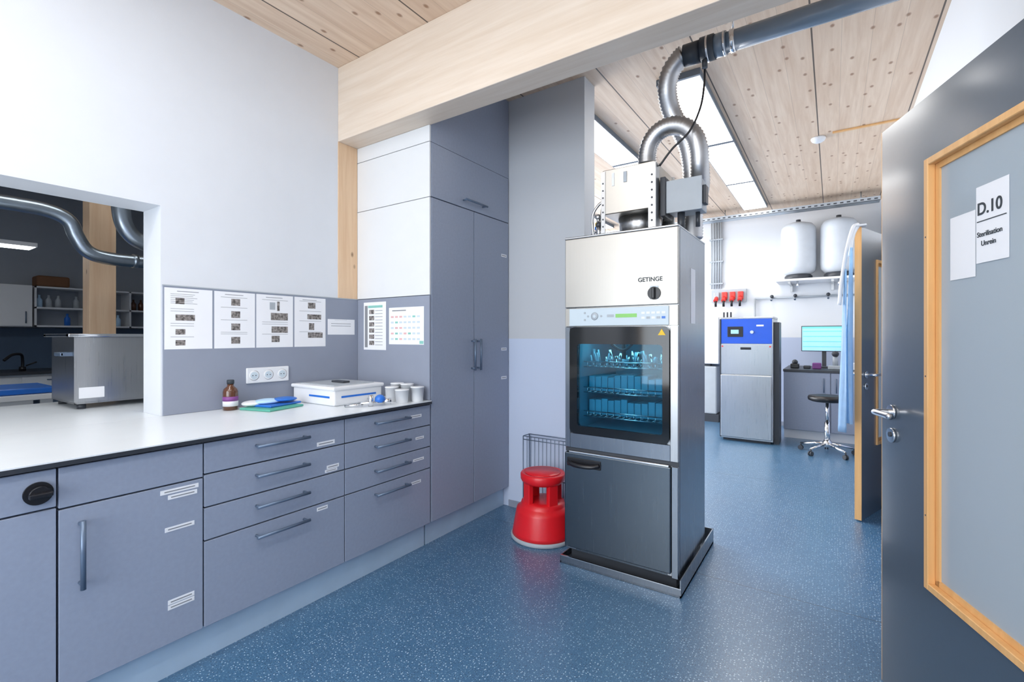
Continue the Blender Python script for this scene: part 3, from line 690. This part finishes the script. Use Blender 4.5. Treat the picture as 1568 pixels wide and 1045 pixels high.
for x in (x0,x1):
    for y in (y0,y1): s.cyl((x,y,0.0),(x,y,z1),0.004,m_hand,6)
s.done()

# ------------------------------------------------------------ doors
def door(name,loc,ang,width=0.97,text=False):
    e=empty(name,loc,ang)
    d=MB('leaf',e); th=0.042
    s0,s1,z0,z1=0.288,0.80,0.512,1.903
    d.box(0.004,s0,0,th,0.01,2.11,m_door); d.box(s1,width,0,th,0.01,2.11,m_door)
    d.box(s0,s1,0,th,0.01,z0,m_door); d.box(s0,s1,0,th,z1,2.11,m_door)
    d.box(0,0.004,0,th,0.01,2.11,m_orange)
    d.box(width,width+0.004,0,th,0.01,2.11,m_orange)
    f=0.022
    for y0,y1 in ((-0.010,0.012),(th-0.012,th+0.010)):
        d.box(s0,s0+f,y0,y1,z0,z1,m_orange,0.002,1); d.box(s1-f,s1,y0,y1,z0,z1,m_orange,0.002,1)
        d.box(s0+f,s1-f,y0,y1,z0,z0+f,m_orange,0.002,1); d.box(s0+f,s1-f,y0,y1,z1-f,z1,m_orange,0.002,1)
    a,bb=0.012,th-0.012
    d.box(s0,s0+0.04,a,bb,z0,z1,m_orange); d.box(s1-0.04,s1,a,bb,z0,z1,m_orange); d.box(s0,s1,a,bb,z0,z0+0.04,m_orange); d.box(s0,s1,a,bb,z1-0.04,z1,m_orange)
    for z in (0.75,1.2,1.65): d.cyl((s0+0.011,-0.0105,z),(s0+0.011,-0.009,z),0.003,m_dgrey,8)
    d.done()
    g=MB('glass',e); g.box(s0+0.03,s1-0.03,th/2-0.003,th/2+0.003,z0+0.03,z1-0.03,m_frost); g.done()
    h=MB('handle',e)
    for sg,yy in ((-1,0),(1,th)):
        h.cyl((0.08,yy,1.05),(0.08,yy+sg*0.009,1.05),0.026,m_chrome,28)
        h.tube([(0.08,yy+sg*0.005,1.05),(0.08,yy+sg*0.045,1.05),(0.085,yy+sg*0.058,1.05),(0.10,yy+sg*0.062,1.05),(0.20,yy+sg*0.062,1.05)],0.0105,m_chrome,14)
        h.cyl((0.08,yy,0.965),(0.08,yy+sg*0.009,0.965),0.026,m_chrome,28); h.cyl((0.08,yy+sg*0.009,0.968),(0.08,yy+sg*0.012,0.968),0.009,m_dgrey,16)
    h.done()
    if text:
        p=MB('paper_notice',e); p.box(0.487,0.607,th/2-0.0055,th/2-0.0045,1.535,1.75,m_paper); p.box(0.375,0.483,th/2-0.0055,th/2-0.0045,1.50,1.69,m_paper); p.done()
        letters(e,'D.10',(0.492,th/2-0.0065,1.670),0.048,m_ink_d,off=0.0008)
        letters(e,'Sterilisation',(0.492,th/2-0.0065,1.608),0.0200,m_ink_d,off=0.0002); letters(e,'Unrein',(0.508,th/2-0.0065,1.582),0.0200,m_ink_d,off=0.0002)
        l=MB('rule_line',e); l.box(0.492,0.60,th/2-0.0068,th/2-0.006,1.650,1.6525,m_ink_d); l.done()
    return e
door('door_1',(0.156,2.304,0),math.atan2(-0.94,0.343),text=True,width=0.955)
door('door_2',(0.171,4.20,0),math.atan2(0.94,0.343),width=0.92)

a=MB('protective_apron')
def drape(mb,x,y,ztop,zbot,w,amp,mat,n=24,m_=18,ph=0.0):
    b=bmesh.new(); g=[]
    for i in range(n+1):
        t=i/n; z=ztop+(zbot-ztop)*t; row=[]
        for j in range(m_+1):
            u=j/m_-0.5; ww=w*(0.55+0.45*min(1,t*2.2))
            row.append(b.verts.new((x+amp*math.sin(u*16+ph+2*t)*(0.4+t)-0.02*t,y+u*ww,z)))
        g.append(row)
    for i in range(n):
        for j in range(m_): b.faces.new((g[i][j],g[i][j+1],g[i+1][j+1],g[i+1][j]))
    bmesh.ops.solidify(b,geom=b.faces[:],thickness=0.003)
    mb._merge(b,mat,True)
drape(a,0.11,4.12,1.95,0.72,0.22,0.020,m_lblue)
drape(a,0.075,4.10,1.80,0.66,0.18,0.018,m_lblue,ph=1.5)
a.tube([(0.15,4.19,2.13),(0.12,4.15,2.10),(0.085,4.10,1.95),(0.05,4.07,1.7),(0.04,4.06,1.55)],0.012,m_wplast,8)
a.tube([(0.15,4.19,2.12),(0.12,4.16,2.05),(0.10,4.14,1.9)],0.014,m_wplast,8)
a.box(0.12,0.20,4.16,4.24,2.112,2.125,m_wplast,0.004)
a.done()

# ------------------------------------------------------------ far room
s=MB('steriliser_cabinet')
x0,x1,y0,y1=-1.20,-0.60,6.55,7.12
s.box(x0,x1,y0+0.01,y1,0.03,1.545,m_steel,0.004,1); s.box(x0+0.03,x1-0.03,y0+0.05,y1-0.03,0,0.04,m_dgrey)
s.box(x0-0.003,x1+0.003,y0-0.005,y1,1.545,1.57,m_steel,0.004,1)
s.box(x0+0.015,x1-0.01,y0-0.008,y0+0.01,1.235,1.545,m_panelblue,0.004)
s.box(x0+0.09,x0+0.27,y0-0.012,y0-0.008,1.32,1.45,m_black,0.003); s.box(x0+0.13,x0+0.22,y0-0.014,y0-0.012,1.36,1.41,m_screen)
s.cyl((x0+0.37,y0-0.008,1.38),(x0+0.37,y0-0.02,1.38),0.02,m_strip); s.box(x0+0.42,x0+0.50,y0-0.012,y0-0.008,1.45,1.47,m_paper)
s.box(x0+0.01,x1-0.01,y0-0.004,y0+0.01,0.85,1.225,m_steel,0.003); s.box(x0+0.01,x1-0.01,y0-0.022,y0+0.01,0.05,0.84,m_steel,0.01,3)
s.box(x0,x0+0.012,y0-0.012,y0+0.01,0.04,1.545,m_dgrey)
s.box(x0+0.24,x0+0.36,y0-0.016,y0-0.004,1.16,1.19,m_black,0.003)
for xx in (x0+0.03,x1-0.03): s.cyl((xx,y0-0.004,1.20),(xx,y0-0.01,1.20),0.01,m_redd)
s.box(x1+0.001,x1+0.06,y0+0.08,y0+0.35,0.0,1.5,m_dgrey)
s.done()
d=MB('desk_cabinet')
d.box(-0.53,0.49,7.12,8.07,0.12,0.87,m_grey); d.box(-0.53,0.49,7.18,8.07,0,0.12,m_wplast)
d.box(-0.535,0.495,7.09,8.07,0.87,0.90,m_dgrey,0.003)
for i in range(2):
    xx=-0.53+i*0.51
    d.box(xx+0.004,xx+0.506,7.10,7.12,0.125,0.865,m_grey,0.002,1); d.cyl((xx+0.06+0.38*(1-i),7.085,0.62),(xx+0.06+0.38*(1-i),7.085,0.80),0.006,m_hand,8)
d.done()
d=MB('computer_monitor')
d.box(-0.36,0.17,7.70,7.73,1.12,1.47,m_dgrey,0.005); d.box(-0.35,0.16,7.697,7.70,1.13,1.46,m_screen)
for z in (1.18,1.25,1.32,1.39): d.box(-0.34,0.15,7.6955,7.697,z,z+0.012,m_screen2)
d.box(-0.35,0.16,7.6955,7.697,1.435,1.46,m_screen2)
d.box(-0.12,-0.07,7.73,7.76,0.92,1.25,m_dgrey); d.box(-0.2,0.01,7.66,7.82,0.901,0.915,m_dgrey,0.004); d.done()
d=MB('desk_equipment')
d.box(-0.47,-0.37,7.35,7.50,0.901,0.96,m_black,0.01); d.box(-0.32,-0.24,7.35,7.45,0.901,0.94,m_dgrey,0.01); d.sphere((-0.42,7.42,0.98),0.035,m_dgrey)
d.box(-0.05,0.10,7.30,7.45,0.901,0.95,m_gsteel,0.01); d.cyl((0.03,7.40,0.95),(0.03,7.40,1.08),0.03,m_gsteel); d.sphere((0.03,7.38,1.10),0.04,m_dgrey)
d.box(-0.22,-0.12,7.33,7.42,0.901,0.98,m_purple,0.01); d.box(0.2,0.4,7.3,7.5,0.901,0.99,m_wplast,0.01); d.done()
s=MB('tank_shelf'); s.box(-0.66,0.45,7.55,8.07,2.09,2.12,m_wplast,0.003)
for x in (-0.5,0.0,0.4): s.box(x-0.015,x+0.015,7.6,8.07,2.06,2.09,m_steel); s.box(x-0.015,x+0.015,8.04,8.075,1.98,2.09,m_steel)
for x in (-0.40,0.07): s.cyl((x,7.62,2.09),(x,7.60,2.00),0.012,m_chrome,10)
s.done()
for x in (-0.40,0.07):
    s=MB('pressure_tank'); c=(x,7.80,2.1205)
    s.lathe([(0.16,0.0),(0.17,0.01),(0.17,0.05),(0.13,0.09)],c,m_dgrey)
    s.lathe([(0.08,0.05),(0.17,0.085),(0.207,0.13),(0.215,0.19),(0.215,0.67),(0.207,0.73),(0.17,0.78),(0.08,0.81),(0.01,0.815)],c,m_tank,44)
    s.cyl((x,7.80,2.93),(x,7.80,2.97),0.03,m_dgrey); s.done()
s=MB('cable_tray')
s.box(-4.9,0.49,7.40,7.56,3.02,3.024,m_galv); s.box(-4.9,0.49,7.40,7.403,3.02,3.07,m_gsteel); s.box(-4.9,0.49,7.557,7.56,3.02,3.07,m_galv)
for i in range(30): s.box(-1.6+i*0.07,-1.565+i*0.07,7.398,7.40,3.035,3.050,m_dgrey)
for i in range(3): s.cyl((-4.9,7.44+i*0.04,3.04),(0.49,7.44+i*0.04,3.04),0.012,m_dgrey,8)
for x in (-3.5,-2.2,-1.3,0.3): s.cyl((x,7.48,3.02),(x,7.48,H-0.002),0.006,m_galv,8)
s.done()
s=MB('cable_conduit')
for i in range(5): s.cyl((-1.60+i*0.035,8.05,2.08),(-1.60+i*0.035,8.05,3.16),0.011,m_gsteel,10)
for z in (2.15,2.5,2.85): s.box(-1.63,-1.43,8.03,8.075,z,z+0.02,m_gsteel)
s.done()
s=MB('power_socket_red')
for i in range(4):
    x=-1.52+i*0.115; s.box(x-0.04,x+0.04,8.00,8.075,1.90,2.02,m_redd if i>0 else m_gsteel,0.01); s.cyl((x,8.02,1.93),(x,7.93,1.88),0.032,m_redd,20); s.cyl((x,7.93,1.88),(x,7.95,1.79),0.018,m_black,12)
s.box(-1.6,-1.1,8.04,8.075,1.86,2.06,m_gsteel); s.done()
s=MB('water_pipe')
s.cyl((-0.98,8.04,1.90),(0.45,8.04,1.90),0.014,m_gsteel,12); s.cyl((-0.98,8.04,0.0),(-0.98,8.04,1.90),0.014,m_gsteel,12)
for x in (-0.75,-0.45,-0.05): s.cyl((x,8.04,1.90),(x,7.95,1.86),0.014,m_chrome); s.sphere((x,8.02,1.92),0.025,m_dgrey)
s.done()
s=MB('water_treatment_unit')
s.box(-1.72,-1.45,7.80,8.07,0.9,1.62,m_wplast,0.01); s.box(-1.70,-1.48,7.82,8.07,0.12,0.86,m_gsteel,0.02)
for i in range(3): s.cyl((-1.40+i*0.05,7.95,0.1),(-1.40+i*0.05,7.95,1.7),0.012,m_dgrey,8)
s.box(-1.45,-1.25,7.85,8.07,0,0.12,m_dgrey); s.box(-1.72,-1.45,7.82,8.07,0,0.12,m_dgrey); s.box(-1.71,-1.6,7.95,8.07,0.85,0.91,m_dgrey); s.done()
s=MB('rolling_stool'); cx,cy=-0.05,6.43
s.lathe([(0.15,0.0),(0.185,0.015),(0.19,0.04),(0.18,0.062),(0.12,0.072),(0.01,0.074)],(cx,cy,0.59),m_seat)
s.cyl((cx,cy,0.12),(cx,cy,0.36),0.027,m_chrome); s.cyl((cx,cy,0.34),(cx,cy,0.59),0.016,m_chrome); s.lathe([(0.05,0.08),(0.05,0.12),(0.03,0.16)],(cx,cy,0),m_chrome)
for k in range(5):
    an=math.radians(72*k+20); ex,ey=cx+0.27*math.cos(an),cy+0.27*math.sin(an)
    s.cyl((cx+0.03*math.cos(an),cy+0.03*math.sin(an),0.115),(ex,ey,0.075),0.018,m_chrome,14,r2=0.012)
    s.cyl((ex,ey,0.04),(ex,ey,0.08),0.008,m_dgrey,8)
    t=Vector((-math.sin(an),math.cos(an),0))*0.018
    for q in (-1,1): s.cyl(Vector((ex,ey,0.026))+t*q*1.0,Vector((ex,ey,0.026))+t*q*0.3,0.026,m_dgrey,18)
s.done()

# ------------------------------------------------------------ added fill lights in the made-up windows
def area(name,loc,rot,sx,sy,P,col):
    l=bpy.data.lights.new(name,'AREA'); l.shape='RECTANGLE'; l.size=sx; l.size_y=sy; l.energy=P; l.color=col
    o=bpy.data.objects.new(name,l); COL.objects.link(o); o.location=loc; o.rotation_euler=rot; return o
area('added_fill_light_1',(-1.15,-2.56,1.7),(math.radians(90),0,0),2.8,2.3,122,(0.88,0.94,1.0))  # added fill for the near room, set in the made-up opening
area('added_fill_light_2',(-5.12,5.65,1.92),(math.radians(90),0,math.radians(-90)),3.8,2.0,340,(0.93,0.96,1.0))  # added fill grazing the far ceiling and right wall

wd=bpy.data.worlds.new('world'); scene.world=wd; wd.use_nodes=True
bg=wd.node_tree.nodes['Background']; bg.inputs[0].default_value=(0.80,0.90,1.0,1); bg.inputs[1].default_value=1.2
cam=bpy.data.cameras.new('camera'); co=bpy.data.objects.new('camera',cam); COL.objects.link(co)
co.location=(0,0,1.33); co.rotation_euler=(math.pi/2,0,math.radians(34.1))
cam.sensor_width=36; cam.lens=725/1568*36; cam.shift_y=-0.0048; cam.clip_start=0.02
scene.camera=co
try:
    scene.view_settings.view_transform='Standard'; scene.view_settings.look='None'; scene.view_settings.exposure=0.0
except Exception as ex: print(ex)
